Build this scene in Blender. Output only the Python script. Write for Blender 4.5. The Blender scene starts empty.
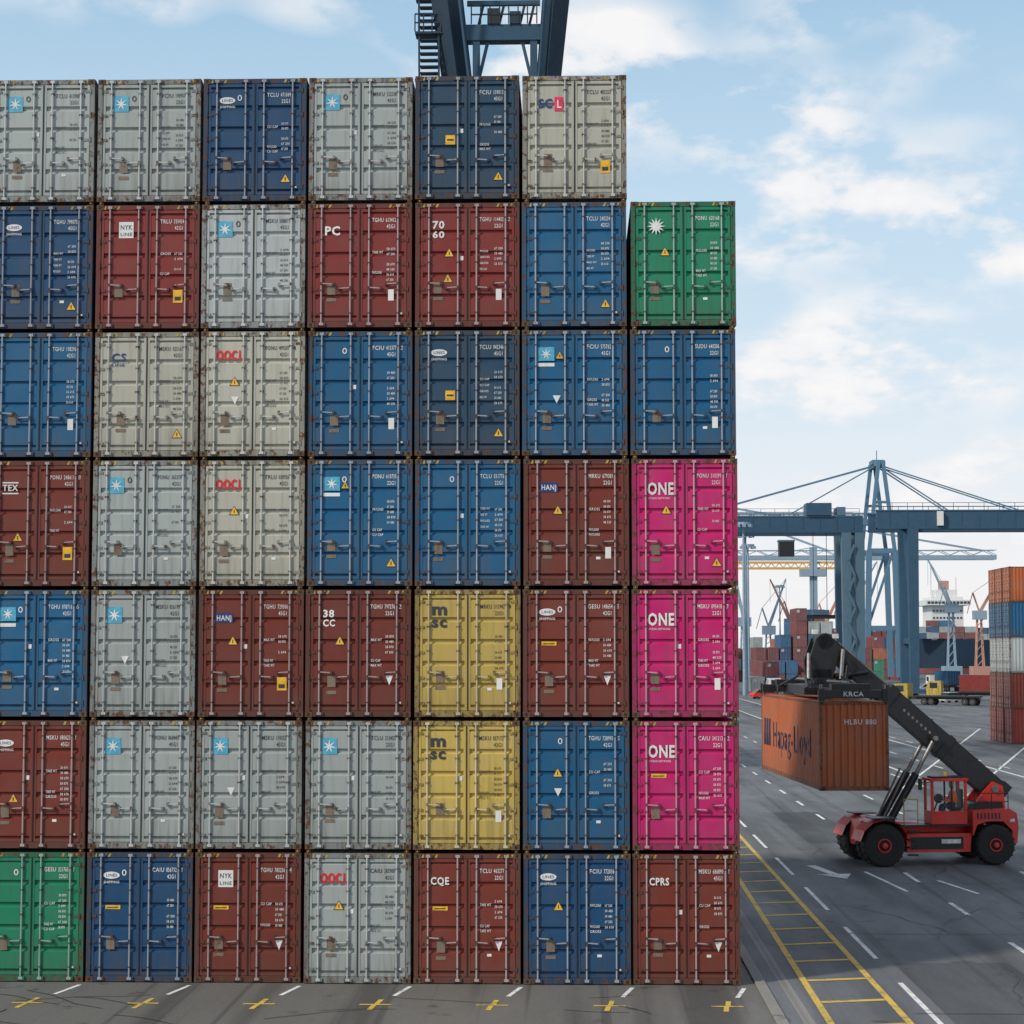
import bpy, math, random
from mathutils import Vector, Matrix
random.seed(7)
scene=bpy.context.scene
col=scene.collection
R=math.radians

# ------------------------------------------------------------------ helpers
class MB:
    def __init__(s): s.v=[];s.f=[];s.m=[]
    def poly(s,pts,m=0):
        i=len(s.v); s.v+= [tuple(p) for p in pts]; s.f.append(tuple(range(i,i+len(pts)))); s.m.append(m)
    def box(s,x0,x1,y0,y1,z0,z1,m=0):
        i=len(s.v)
        s.v+=[(x0,y0,z0),(x1,y0,z0),(x1,y1,z0),(x0,y1,z0),(x0,y0,z1),(x1,y0,z1),(x1,y1,z1),(x0,y1,z1)]
        for q in ((0,3,2,1),(4,5,6,7),(0,1,5,4),(1,2,6,5),(2,3,7,6),(3,0,4,7)):
            s.f.append(tuple(i+k for k in q)); s.m.append(m)
    def beam(s,p,q,w,h,m=0,w2=None,h2=None):
        p=Vector(p);q=Vector(q);d=(q-p).normalized()
        up=Vector((0,0,1))
        if abs(d.z)>.999: up=Vector((0,1,0))
        sx=d.cross(up).normalized(); u=sx.cross(d).normalized()
        w2=w if w2 is None else w2; h2=h if h2 is None else h2
        i=len(s.v)
        for c,ww,hh in ((p,w,h),(q,w2,h2)):
            for a,b in ((-1,-1),(1,-1),(1,1),(-1,1)):
                s.v.append(tuple(c+sx*(a*ww/2)+u*(b*hh/2)))
        for k in ((0,3,2,1),(4,5,6,7),(0,1,5,4),(1,2,6,5),(2,3,7,6),(3,0,4,7)):
            s.f.append(tuple(i+j for j in k)); s.m.append(m)
    def cyl(s,p,q,r,n=8,m=0,r2=None):
        p=Vector(p);q=Vector(q);d=(q-p).normalized()
        up=Vector((0,0,1)) if abs(d.z)<.99 else Vector((1,0,0))
        a=d.cross(up).normalized(); b=a.cross(d).normalized(); r2=r if r2 is None else r2
        i=len(s.v)
        for c,rr in ((p,r),(q,r2)):
            for k in range(n):
                t=2*math.pi*k/n; s.v.append(tuple(c+a*math.cos(t)*rr+b*math.sin(t)*rr))
        for k in range(n):
            s.f.append((i+k,i+(k+1)%n,i+n+(k+1)%n,i+n+k)); s.m.append(m)
        s.f.append(tuple(i+k for k in reversed(range(n)))); s.m.append(m)
        s.f.append(tuple(i+n+k for k in range(n))); s.m.append(m)
    def lathe_y(s,c,prof,n=32,m=0):
        i=len(s.v)
        for r,y in prof:
            for k in range(n):
                t=2*math.pi*k/n; s.v.append((c[0]+r*math.cos(t),c[1]+y,c[2]+r*math.sin(t)))
        for j in range(len(prof)-1):
            for k in range(n):
                s.f.append((i+j*n+k,i+j*n+(k+1)%n,i+(j+1)*n+(k+1)%n,i+(j+1)*n+k)); s.m.append(m)
        s.f.append(tuple(i+k for k in range(n))); s.m.append(m)
        s.f.append(tuple(i+(len(prof)-1)*n+k for k in range(n))); s.m.append(m)
    def prism_y(s,prof,y0,y1,m=0):
        n=len(prof); i=len(s.v)
        s.v+=[(x,y0,z) for x,z in prof]+[(x,y1,z) for x,z in prof]
        s.f.append(tuple(i+k for k in range(n))); s.m.append(m)
        s.f.append(tuple(i+n+k for k in reversed(range(n)))); s.m.append(m)
        for k in range(n):
            s.f.append((i+k,i+n+k,i+n+(k+1)%n,i+(k+1)%n)); s.m.append(m)
    def mesh(s,name,mats=(),fix=True):
        me=bpy.data.meshes.new(name); me.from_pydata(s.v,[],s.f)
        for mt in mats: me.materials.append(mt)
        me.polygons.foreach_set('material_index',s.m)
        if fix:
            import bmesh
            bm=bmesh.new(); bm.from_mesh(me); bmesh.ops.recalc_face_normals(bm,faces=bm.faces); bm.to_mesh(me); bm.free()
        me.update(); return me
def obj(name,me,parent=None,loc=(0,0,0),rot=0,bevel=0):
    o=bpy.data.objects.new(name,me); col.objects.link(o); o.location=loc; o.rotation_euler=(0,0,rot)
    if parent: o.parent=parent
    if bevel:
        b=o.modifiers.new('bev','BEVEL'); b.width=bevel; b.segments=2; b.limit_method='ANGLE'
    return o
def empty(name,loc=(0,0,0),rot=0):
    o=bpy.data.objects.new(name,None); col.objects.link(o); o.location=loc; o.rotation_euler=(0,0,rot); o.empty_display_size=.5; return o

_tc={}
def text_geo(t,bold=0.0):
    k=(t,bold)
    if k in _tc: return _tc[k]
    cu=bpy.data.curves.new('t','FONT'); cu.body=t; cu.size=1.0; cu.resolution_u=2; cu.offset=bold; cu.align_x='LEFT'; cu.space_character=1.12
    ob=bpy.data.objects.new('t',cu); col.objects.link(ob)
    bpy.context.view_layer.update()
    dg=bpy.context.evaluated_depsgraph_get()
    me=bpy.data.meshes.new_from_object(ob.evaluated_get(dg))
    r=([v.co.copy() for v in me.vertices],[tuple(p.vertices) for p in me.polygons])
    bpy.data.objects.remove(ob); bpy.data.curves.remove(cu); bpy.data.meshes.remove(me)
    _tc[k]=r; return r
def put_text(mb,t,o,right,up,h,m,bold=0.0,center=False,sx=1.0,fit=None):
    vs,fs=text_geo(t,bold)
    if not vs: return
    s=h/0.70; o=Vector(o); right=Vector(right); up=Vector(up)
    w=max(v.x for v in vs)*s*sx
    if fit: sx*=fit/w; w=fit
    off=-w/2 if center else 0
    i=len(mb.v)
    for v in vs: mb.v.append(tuple(o+right*(v.x*s*sx+off)+up*(v.y*s)))
    for f in fs: mb.f.append(tuple(i+k for k in f)); mb.m.append(m)

# ------------------------------------------------------------------ materials
def newmat(name):
    m=bpy.data.materials.new(name); m.use_nodes=True
    nt=m.node_tree; b=nt.nodes['Principled BSDF']; return m,nt,b
def N(nt,t,**k):
    n=nt.nodes.new(t)
    for a,v in k.items(): setattr(n,a,v)
    return n
def mix(nt,fac,a,b,blend='MIX'):
    n=N(nt,'ShaderNodeMix',data_type='RGBA',blend_type=blend)
    for s,v in ((n.inputs[0],fac),(n.inputs[6],a),(n.inputs[7],b)):
        if isinstance(v,bpy.types.NodeSocket): nt.links.new(v,s)
        else: s.default_value=v if not isinstance(v,tuple) else (*v[:3],1)
    return n.outputs[2]
def noise(nt,vec,scale,detail=4,rough=.55):
    n=N(nt,'ShaderNodeTexNoise'); n.inputs['Scale'].default_value=scale; n.inputs['Detail'].default_value=detail; n.inputs['Roughness'].default_value=rough
    nt.links.new(vec,n.inputs['Vector']); return n.outputs['Fac']
def ramp(nt,v,a,b,lo=0.,hi=1.):
    n=N(nt,'ShaderNodeMapRange'); n.inputs[1].default_value=a; n.inputs[2].default_value=b; n.inputs[3].default_value=lo; n.inputs[4].default_value=hi; n.clamp=True
    nt.links.new(v,n.inputs[0]); return n.outputs[0]
def mathn(nt,op,a,b):
    n=N(nt,'ShaderNodeMath',operation=op)
    for s,v in ((n.inputs[0],a),(n.inputs[1],b)):
        if isinstance(v,bpy.types.NodeSocket): nt.links.new(v,s)
        else: s.default_value=v
    return n.outputs[0]
def mapping(nt,vec,scale):
    n=N(nt,'ShaderNodeMapping'); n.inputs['Scale'].default_value=scale; nt.links.new(vec,n.inputs[0]); return n.outputs[0]
RUST=(.10,.038,.016)
def paint(name,c,rust=.5,rough=.5,dirt=.5,var=.25,low=0.):
    m,nt,b=newmat(name)
    tc=N(nt,'ShaderNodeTexCoord'); oi=N(nt,'ShaderNodeObjectInfo')
    off=N(nt,'ShaderNodeCombineXYZ')
    nt.links.new(mathn(nt,'MULTIPLY',oi.outputs['Random'],57.),off.inputs[0]); nt.links.new(mathn(nt,'MULTIPLY',oi.outputs['Random'],131.),off.inputs[2])
    ad=N(nt,'ShaderNodeVectorMath',operation='ADD'); nt.links.new(tc.outputs['Object'],ad.inputs[0]); nt.links.new(off.outputs[0],ad.inputs[1]); vec=ad.outputs[0]
    big=noise(nt,vec,1.1,2)
    lum=sum(c)/3
    faded=tuple(x*.87+lum*.11+.010 for x in c); dark=tuple(x*.66 for x in c)
    c1=mix(nt,ramp(nt,big,.40,.66),tuple(c),faded)
    c1=mix(nt,ramp(nt,oi.outputs['Random'],0,1,0,var*1.8),c1,dark)
    st=noise(nt,mapping(nt,vec,(8,8,.5)),1.0,3,.65)
    c2=mix(nt,ramp(nt,st,.48,.76,0,dirt),c1,(.07,.052,.034))
    if low:
        sp=N(nt,'ShaderNodeSeparateXYZ'); nt.links.new(tc.outputs['Object'],sp.inputs[0])
        g=mathn(nt,'MULTIPLY',ramp(nt,sp.outputs['Z'],.15,1.0,low,0),ramp(nt,st,.35,.6,.3,1))
        c2=mix(nt,g,c2,(.085,.06,.04))
    fine=noise(nt,vec,6,4,.75)
    hi=.745-.14*rust
    c3=mix(nt,ramp(nt,fine,hi-.03,hi+.03,0,min(1,.5+rust*.5)),c2,RUST)
    st3=noise(nt,mapping(nt,vec,(15,15,1.3)),1.0,3,.7)
    c3=mix(nt,ramp(nt,st3,.67-.07*rust,.82,0,.8*min(1,rust*1.3)),c3,(.15,.06,.022))
    nt.links.new(c3,b.inputs['Base Color'])
    nt.links.new(ramp(nt,fine,.3,.75,rough-.08,rough+.25),b.inputs['Roughness'])
    b.inputs['Specular IOR Level'].default_value=.4
    bp=N(nt,'ShaderNodeBump'); bp.inputs['Strength'].default_value=.35; bp.inputs['Distance'].default_value=.012
    nt.links.new(big,bp.inputs['Height']); nt.links.new(bp.outputs[0],b.inputs['Normal'])
    return m
def plain(name,c,rough=.6,metal=0.,nscale=6,namt=.25):
    m,nt,b=newmat(name)
    tc=N(nt,'ShaderNodeTexCoord'); f=noise(nt,tc.outputs['Object'],nscale,3,.6)
    cc=mix(nt,ramp(nt,f,.35,.7),tuple(x*(1-namt) for x in c),tuple(min(1,x*(1+namt)) for x in c))
    nt.links.new(cc,b.inputs['Base Color']); b.inputs['Roughness'].default_value=rough; b.inputs['Metallic'].default_value=metal
    return m
COL={'grey':(.345,.385,.375),'lgrey':(.42,.46,.455),'cream':(.465,.46,.385),'blue':(.003,.105,.235),'navy':(.004,.060,.155),'slate':(.012,.055,.110),
 'brown':(.175,.028,.016),'red':(.225,.024,.019),'green':(.005,.22,.110),'mag':(.57,.005,.15),'yel':(.54,.39,.09),'orange':(.43,.11,.032)}
PM={k:paint('container_paint_'+k,c,.15,.45,.30,.25,.30) for k,c in COL.items()}
FM={k:paint('container_frame_'+k,tuple(x*.55+.012 for x in c),1.35,.6,.9) for k,c in COL.items()}
def rodc(c): return tuple(.55*x+.30 for x in c)
RM={k:paint('lock_rod_'+k,rodc(c),.5,.42,.40) for k,c in COL.items()}
M_dark=plain('rubber_and_hole_dark',(.014,.014,.014),.8)  # dark rubber, also the painted shade of casting holes
M_black=plain('black_paint',(.012,.013,.015),.45)
M_haz=paint('hazard_yellow',(.50,.36,.05),1.0,.6,.9)
M_cast=paint('corner_casting_steel',(.11,.065,.035),1.5,.7,.7)
L_white=paint('decal_white',(.76,.76,.74),.2,.6,.2)
L_dark=plain('decal_dark',(.03,.035,.045),.6)
L_red=plain('decal_red',(.62,.012,.012),.5)
L_lb=plain('decal_lightblue',(.07,.36,.52),.5)
L_yel=plain('decal_yellow',(.75,.42,.02),.5)
L_plate=paint('decal_plate',(.20,.15,.11),.8,.5,.6)
L_navy=plain('decal_navy',(.012,.035,.16),.5)
L_pink=plain('decal_pinkred',(.70,.03,.10),.5)
LM=[L_white,L_dark,L_red,L_lb,L_yel,L_plate,L_navy,L_pink]

# ------------------------------------------------------------------ container template
CW,CH,CL=2.405,2.896,12.19
RI,RO=.215,.885
def build_container():
    b=MB(); P,F,RD,D,H,C=0,1,2,3,4,5
    hw=CW/2
    for sx in (-1,1):
        for y0,y1 in ((-.004,.174),(CL-.174,CL+.004)):
            for z0,z1 in ((0,.118),(CH-.118,CH)):
                xa,xb=(hw-.160,hw+.003) if sx>0 else (-hw-.003,-hw+.160)
                b.box(xa,xb,y0,y1,z0,z1,C)
                xm=(xa+xb)/2; zm=(z0+z1)/2
                yy=y0-.003 if y0<1 else y1+.003
                b.poly([(xm+.034*math.cos(t*math.pi/4),yy,zm+.042*math.sin(t*math.pi/4)) for t in range(8)],D)  # flat dark polygon paints the shade of a casting hole
                xx=xb+.003 if sx>0 else xa-.003; ym=(y0+y1)/2
                b.poly([(xx,ym+.042*math.cos(t*math.pi/4),zm+.034*math.sin(t*math.pi/4)) for t in range(8)],D)  # side hole, its shade painted the same way
        xa,xb=(hw-.105,hw) if sx>0 else (-hw,-hw+.105)
        b.box(xa,xb,0,.16,.118,CH-.118,F)
        b.box(xa,xb,CL-.16,CL,.118,CH-.118,F)
        xr=(hw-.06,hw-.002) if sx>0 else (-hw+.002,-hw+.06)
        b.box(xr[0],xr[1],.174,CL-.174,CH-.075,CH-.012,F)
        b.box(xr[0],xr[1],.174,CL-.174,.012,.165,F)
        n=42; pit=(CL-.32)/n; pts=[]
        xo=hw-.006; xi=hw-.042
        for k in range(n):
            y=.16+k*pit
            pts+=[(xo,y),(xo,y+pit*.26),(xi,y+pit*.5),(xi,y+pit*.76)]
        pts.append((xo,.16+n*pit))
        for a,c in zip(pts,pts[1:]):
            q=[(sx*a[0],a[1],.165),(sx*c[0],c[1],.165),(sx*c[0],c[1],CH-.075),(sx*a[0],a[1],CH-.075)]
            b.poly(q if sx>0 else q[::-1],P)
    n=40; pit=(CL-.36)/n
    for k in range(n):
        y=.18+k*pit; z0=CH-.012; z1=CH-.03
        for a,c in (((y,z0),(y+pit*.5,z0)),((y+pit*.5,z0),(y+pit*.6,z1)),((y+pit*.6,z1),(y+pit*.9,z1)),((y+pit*.9,z1),(y+pit,z0))):
            b.poly([(-hw+.06,a[0],a[1]),(hw-.06,a[0],a[1]),(hw-.06,c[0],c[1]),(-hw+.06,c[0],c[1])],P)
    b.box(-hw+.06,hw-.06,.02,CL-.02,.13,.15,D)
    for k in range(20):
        b.box(-hw+.06,hw-.06,.4+k*.6,.45+k*.6,.02,.13,F)
    b.box(-hw+.16,hw-.16,CL-.10,CL-.004,CH-.1,CH-.004,F); b.box(-hw+.16,hw-.16,CL-.10,CL-.004,.004,.15,F)
    pts=[]; n=9; pit=(CW-.21)/n
    for k in range(n):
        x=-hw+.105+k*pit; pts+=[(x,CL-.012),(x+pit*.28,CL-.012),(x+pit*.5,CL-.05),(x+pit*.78,CL-.05)]
    pts.append((-hw+.105+n*pit,CL-.012))
    for a,c in zip(pts,pts[1:]):
        b.poly([(c[0],c[1],.15),(a[0],a[1],.15),(a[0],a[1],CH-.1),(c[0],c[1],CH-.1)],P)
    b.box(-hw+.16,hw-.16,.006,.12,CH-.115,CH-.006,F)
    b.box(-hw+.16,hw-.16,.006,.12,.006,.14,F)
    for sx in (-1,1):
        for k in range(4):
            x=sx*(hw-.20-k*.10); z=CH-.10
            b.poly([(x-.035,.003,z),(x+.015,.003,z),(x+.05,.003,z+.075),(x,.003,z+.075)],H)
    z0,z1=.15,CH-.125
    for s in (-1,1):
        xa,xb=(.012,hw-.118) if s>0 else (-hw+.118,-.012)
        fr=.055
        b.box(xa-.010,xb+.010,.074,.08,z0-.008,z1+.008,D)
        b.box(xa,xa+fr,.014,.06,z0,z1,P); b.box(xb-fr,xb,.014,.06,z0,z1,P)
        b.box(xa+fr,xb-fr,.016,.06,z1-.07,z1,P); b.box(xa+fr,xb-fr,.016,.06,z0,z0+.07,P)
        prof=[(z0+.07,.070)]; n=5; zz0=z0+.07; hh=(z1-z0-.14)/n
        for k in range(n):
            z=zz0+k*hh
            prof+=[(z+.03,.070),(z+.062,.022),(z+hh-.062,.022),(z+hh-.03,.070)]
        prof.append((z1-.07,.070))
        for a,c in zip(prof,prof[1:]):
            b.poly([(xa+fr,a[1],a[0]),(xb-fr,a[1],a[0]),(xb-fr,c[1],c[0]),(xa+fr,c[1],c[0])],P)
        xe=xb if s>0 else xa
        for k in range(5):
            z=z0+.16+k*(z1-z0-.32)/4
            b.box(min(xe,xe-s*.10),max(xe,xe-s*.10),.004,.0135,z-.03,z+.03,F)
            b.cyl((xe+s*.03,-.004,z-.06),(xe+s*.03,-.004,z+.06),.017,8,F)
            b.box(min(xe,xe+s*.03),max(xe,xe+s*.03),-.002,.03,z-.03,z+.03,F)
        for xr in (s*RI,s*RO):
            b.cyl((xr,-.016,.05),(xr,-.016,CH-.04),.0195,8,RD)
            for z in (.33,.86,1.5,2.05,2.55):
                b.box(xr-.045,xr+.045,-.006,.0135,z-.022,z+.022,F)
                b.box(xr-.026,xr+.026,-.038,-.006,z-.014,z+.014,F)
            for z in (.075,CH-.065):
                b.box(xr-.05,xr+.05,-.034,.005,z-.03,z+.03,RD)
                b.box(xr-.095,xr-.06,-.028,.0055,z-.04,z+.04,F); b.box(xr+.06,xr+.095,-.028,.0055,z-.04,z+.04,F)
            inner=abs(xr)<.5
            zh=.92 if inner else 1.02
            d=(1 if inner else -1)*s
            L=.30
            b.beam((xr,-.035,zh),(xr+d*L,-.036,zh-.02),.016,.026,RD)
            b.box(min(xr+d*(L-.05),xr+d*L),max(xr+d*(L-.05),xr+d*L),-.048,.0125,zh-.05,zh+.025,F)
            b.box(xr-.028,xr+.028,-.045,-.014,zh-.03,zh+.03,F)
    b.box(-.011,.011,-.002,.058,z0,z1,D)
    return b.mesh('container_shell',[PM['grey'],FM['grey'],RM['grey'],M_dark,M_haz,M_cast])
SHELL=build_container()
def shell(parent,key,rot=0,loc=(0,0,0)):
    o=obj('shell',SHELL,parent,loc,rot)
    for i,mt in enumerate((PM[key],FM[key],RM[key])):
        o.material_slots[i].link='OBJECT'; o.material_slots[i].material=mt
    return o
RX,UZ=(1,0,0),(0,0,1)
YL=.013
def quad(mb,x0,x1,z0,z1,m,y=YL): mb.poly([(x0,y,z0),(x1,y,z0),(x1,y,z1),(x0,y,z1)],m)
def tri(mb,x,z,s,m=4):
    mb.poly([(x-s*1.25,YL+.0005,z-s*.9),(x+s*1.25,YL+.0005,z-s*.9),(x,YL+.0005,z+s*1.25)],1)
    mb.poly([(x-s,YL-.002,z-s*.75),(x+s,YL-.002,z-s*.75),(x,YL-.002,z+s)],m)
    mb.poly([(x-s*.12,YL-.005,z-s*.45),(x+s*.12,YL-.005,z-s*.45),(x+s*.12,YL-.005,z+s*.35),(x-s*.12,YL-.005,z+s*.35)],1)
def star(mb,x,z,r,m,k=7,y=YL-.004):
    for i in range(k):
        t=math.pi/2+2*math.pi*i/k
        d=Vector((math.cos(t),0,math.sin(t))); n=Vector((-math.sin(t),0,math.cos(t))); c=Vector((x,y-.0006*i,z))
        mb.poly([c-n*r*.12,c+d*r*.5-n*r*.10,c+d*r,c+d*r*.5+n*r*.10,c+n*r*.12],m)
PRE=['MSKU','TCLU','MRKU','TGHU','PONU','CAIU','TRLU','SUDU','FCIU','GESU']
def digits(n): return ''.join(random.choice('0123456789') for _ in range(n))
SPEC=['MAX WT','TARE WT','PAYLOAD','CU CAP','GROSS']
def labels(parent,key,logo,extra):
    mb=MB(); light=key in('grey','lgrey','cream','yel'); T=1 if light else 0
    put_text(mb,random.choice(PRE),(.28,YL,2.46),RX,UZ,.095,T,.006,fit=.27)
    put_text(mb,digits(6),(.60,YL,2.46),RX,UZ,.095,T,.006,fit=.235)
    if random.random()<.5: put_text(mb,digits(1),(.925,YL,2.46),RX,UZ,.095,T,.006)
    put_text(mb,random.choice(['45G1','22G1','42G1']),(.62,YL,2.31),RX,UZ,.09,T,.006,fit=.19)
    u=random.random(); x1=.29
    if u<.75:
        put_text(mb,random.choice(SPEC),(x1,YL,1.72),RX,UZ,.06,T,.008,fit=.25)
        put_text(mb,random.choice(SPEC),(x1,YL,1.25),RX,UZ,.06,T,.008,fit=.22)
        if random.random()<.6: put_text(mb,random.choice(SPEC),(x1,YL,1.14),RX,UZ,.06,T,.008,fit=.25)
    elif u<.9:
        for i in range(4): put_text(mb,random.choice(SPEC),(x1,YL,1.74-i*.14),RX,UZ,.05,T,.008,fit=random.uniform(.16,.23))
    nn=random.choice([4,5,6,7]); zt=random.choice([1.80,1.80,1.72,1.9])
    for i in range(nn):
        if i==2 and random.random()<.5: continue
        put_text(mb,random.choice(['38 870','48 530','30 480','67 200','26 610','58 670','2 694']),(.62,YL,zt-i*.12),RX,UZ,.055,T,.008,fit=random.uniform(.15,.20))
    dx=random.uniform(-.04,.06); dz=random.uniform(-.05,.08)
    quad(mb,-.74+dx,-.55+dx,.72+dz,.98+dz,5)
    if random.random()<.7: quad(mb,-.76+dx,-.53+dx,.56+dz,.64+dz,5)
    if random.random()<.45: quad(mb,-.17,-.09,1.55,1.65,0)
    if random.random()<.4: quad(mb,.45,.55,.60,.66,0)
    if random.random()<.6: quad(mb,.94,1.03,.30,.34,0)
    if random.random()<.6 and logo in('star','','oval','mstar'):
        r0,r1=.07,.048
        for i in range(12):
            a,c=2*math.pi*i/12,2*math.pi*(i+1)/12
            mb.poly([(-.36+r0*.75*math.cos(a),YL,2.44+r0*math.sin(a)),(-.36+r0*.75*math.cos(c),YL,2.44+r0*math.sin(c)),(-.36+r1*.6*math.cos(c),YL,2.44+r1*math.sin(c)),(-.36+r1*.6*math.cos(a),YL,2.44+r1*math.sin(a))],T)
    def lt(t,x,z,h,m,fit=None,b=.012): put_text(mb,t,(x,YL-.003,z),RX,UZ,h,m,b,fit=fit)
    if logo=='star': quad(mb,-.845,-.49,2.13,2.50,3); star(mb,-.667,2.315,.155,0)
    elif logo=='wstar': star(mb,-.62,2.32,.21,0,12)
    elif logo=='mstar': quad(mb,-.845,-.46,2.18,2.50,3); star(mb,-.65,2.34,.135,0); quad(mb,-.845,-.46,2.05,2.13,0)
    elif logo=='oval':
        mb.poly([(-.65+.19*math.cos(t*math.pi/8),YL,2.38+.08*math.sin(t*math.pi/8)) for t in range(16)],0)
        lt('LINES',-.78,2.35,.065,6,.26); lt('SHIPPING',-.83,2.2,.055,0,.36)
    elif logo=='oocl':
        # four block letters with open counters
        def ring(cx,w,h,z,op):
            z0=z; n=16
            for i in range(n):
                a,c=2*math.pi*i/n,2*math.pi*(i+1)/n
                if op and (math.cos((a+c)/2)>.75): continue
                mb.poly([(cx+w*math.cos(a),YL-.003,z0+h*math.sin(a)),(cx+w*math.cos(c),YL-.003,z0+h*math.sin(c)),(cx+w*.45*math.cos(c),YL-.003,z0+h*.55*math.sin(c)),(cx+w*.45*math.cos(a),YL-.003,z0+h*.55*math.sin(a))],2)
        ring(-.765,.083,.115,2.34,0); ring(-.59,.083,.115,2.34,0); ring(-.415,.083,.115,2.34,1)
        quad(mb,-.325,-.285,2.225,2.455,2,YL-.003); quad(mb,-.285,-.245,2.225,2.275,2,YL-.003)
    elif logo=='one': lt('ONE',-.845,2.08,.27,0,.60,.03); lt('OCEAN NETWORK',-.83,1.97,.045,0,.5,.005)
    elif logo=='msc': lt('m',-.82,2.32,.27,1,.35,.035); lt('sc',-.82,2.04,.25,1,.35,.035)
    elif logo=='sc': lt('SC',-.835,2.14,.21,6,.33,.03); quad(mb,-.46,-.26,2.06,2.40,7); lt('L',-.41,2.14,.18,0,.11,.02)
    elif logo=='cs': lt('CS',-.82,2.22,.18,6,.34,.025); lt('LINE',-.82,2.10,.06,6,.31)
    elif logo=='pc': lt('PC',-.82,2.16,.2,0,.36,.03)
    elif logo=='70': lt('70',-.81,2.30,.17,0,.28,.03); lt('60',-.81,2.08,.15,0,.28,.03)
    elif logo=='cqe': lt('CQE',-.83,2.2,.16,0,.42,.03)
    elif logo=='cpr': lt('CPRS',-.83,2.2,.16,0,.45,.03)
    elif logo=='38': lt('38',-.81,2.27,.16,0,.26,.03); lt('CC',-.81,2.06,.15,0,.28,.03)
    elif logo=='wsq': quad(mb,-.68,-.34,2.12,2.5,0); lt('NYK',-.65,2.32,.11,1,.28); lt('LINE',-.65,2.17,.08,1,.28)
    elif logo=='tex': lt('TEX',-.82,2.2,.14,0,.36,.02); quad(mb,-.83,-.45,2.37,2.40,0); quad(mb,-.83,-.45,2.12,2.15,0)
    elif logo=='han': quad(mb,-.83,-.42,2.14,2.36,6); lt('HANJ',-.80,2.19,.12,0,.34)
    for e in extra:
        if e=='y1': tri(mb,.72,.52,.10)
        elif e=='y2': tri(mb,-.42,1.72,.10)
        elif e=='y3': tri(mb,-.34,2.30,.085)
        elif e=='y4': tri(mb,-.45,1.12,.10)
        elif e=='ys': quad(mb,.60,.82,.60,.90,4); quad(mb,.64,.78,.65,.74,1,YL-.004)
        elif e=='ym': quad(mb,-.50,-.28,1.28,1.50,4); quad(mb,-.47,-.31,1.37,1.41,1,YL-.004)
        elif e=='yb': quad(mb,-.78,-.44,1.62,1.71,4); quad(mb,-.74,-.48,1.65,1.67,1,YL-.004)
        elif e=='ws': quad(mb,.66,.79,.62,.88,0)
        elif e=='wd': mb.poly([(.63,YL,.94),(.80,YL,.94),(.715,YL,.72)],0)
        elif e=='wt': mb.poly([(-.50,YL,1.38),(-.32,YL,1.38),(-.41,YL,1.2)],0)
    obj('lettering',mb.mesh('lettering',LM,fix=False),parent)
def container(key,logo,extra,loc,rot=0):
    e=empty('shipping_container',loc,rot); shell(e,key); labels(e,key,logo,extra); return e

# ------------------------------------------------------------------ container wall
ROWS=[
 [('grey','star',[]),('grey','star',[]),('navy','oval',['y1']),('grey','star',[]),('slate','',['ym','y1']),('cream','sc',['ys'])],
 [('navy','oval',['y1']),('red','wsq',['ys']),('lgrey','star',[]),('red','pc',['ws']),('red','70',['y2','y4','ws']),('blue','',['y1']),('green','wstar',['y2'])],
 [('blue','',['ws']),('cream','cs',['y1']),('cream','oocl',['y2','wt']),('blue','',['ws']),('slate','oval',['ym','y1']),('blue','mstar',['y3','wt']),('blue','',['ws'])],
 [('brown','tex',['y4','ys']),('grey','star',[]),('cream','oocl',['y2']),('blue','mstar',['y3','y1']),('blue','',[]),('brown','han',['y2','ws']),('mag','one',['y1','y2'])],
 [('blue','mstar',[]),('grey','star',['wt']),('brown','han',['y2','ys']),('brown','38',['y2','wd']),('yel','msc',['ws']),('brown','oval',['yb','wd']),('mag','one',['ws'])],
 [('brown','oval',['y4']),('grey','star',[]),('grey','star',['wt']),('grey','star',[]),('yel','msc',['ws']),('blue','',['y2','wt']),('mag','one',['yb'])],
 [('green','',[]),('navy','oval',['yb']),('brown','wsq',['yb','wd']),('grey','oocl',['y2']),('brown','cqe',['yb','wd']),('navy','oval',['y2']),('brown','cpr',['wd'])],
]
CP,RP=2.475,2.980
XR=3.77
for r,row in enumerate(ROWS):
    for c,(k,l,e) in enumerate(row):
        x=XR-CP*(6-c)-CP/2+random.uniform(-.014,.014)-(.02*max(0,3-r)/3 if c<6 else 0)
        container(k,l,e,(x,random.uniform(-.04,.04),.02+(6-r)*RP),random.uniform(-.002,.002))
for r in range(7):
    container(random.choice(['blue','grey','brown','navy']),'star',['y1'],(XR-CP*7-CP/2,random.uniform(-.03,.03),.02+(6-r)*RP))
mb=MB()
for r in range(1,7):
    for c in range(-1,7):
        if r==6 and c==6: continue
        for sx in (-1,1):
            x=XR-CP*(6-c)-CP/2+sx*(CW/2-.085)
            z=.02+r*RP
            mb.box(x-.05,x+.05,.04,.14,z-(RP-CH),z,0); mb.cyl((x,-.03,z-.04),(x,.04,z-.04),.015,6,1)
obj('twistlock_set',mb.mesh('twistlocks',[M_cast,M_haz]))

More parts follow.
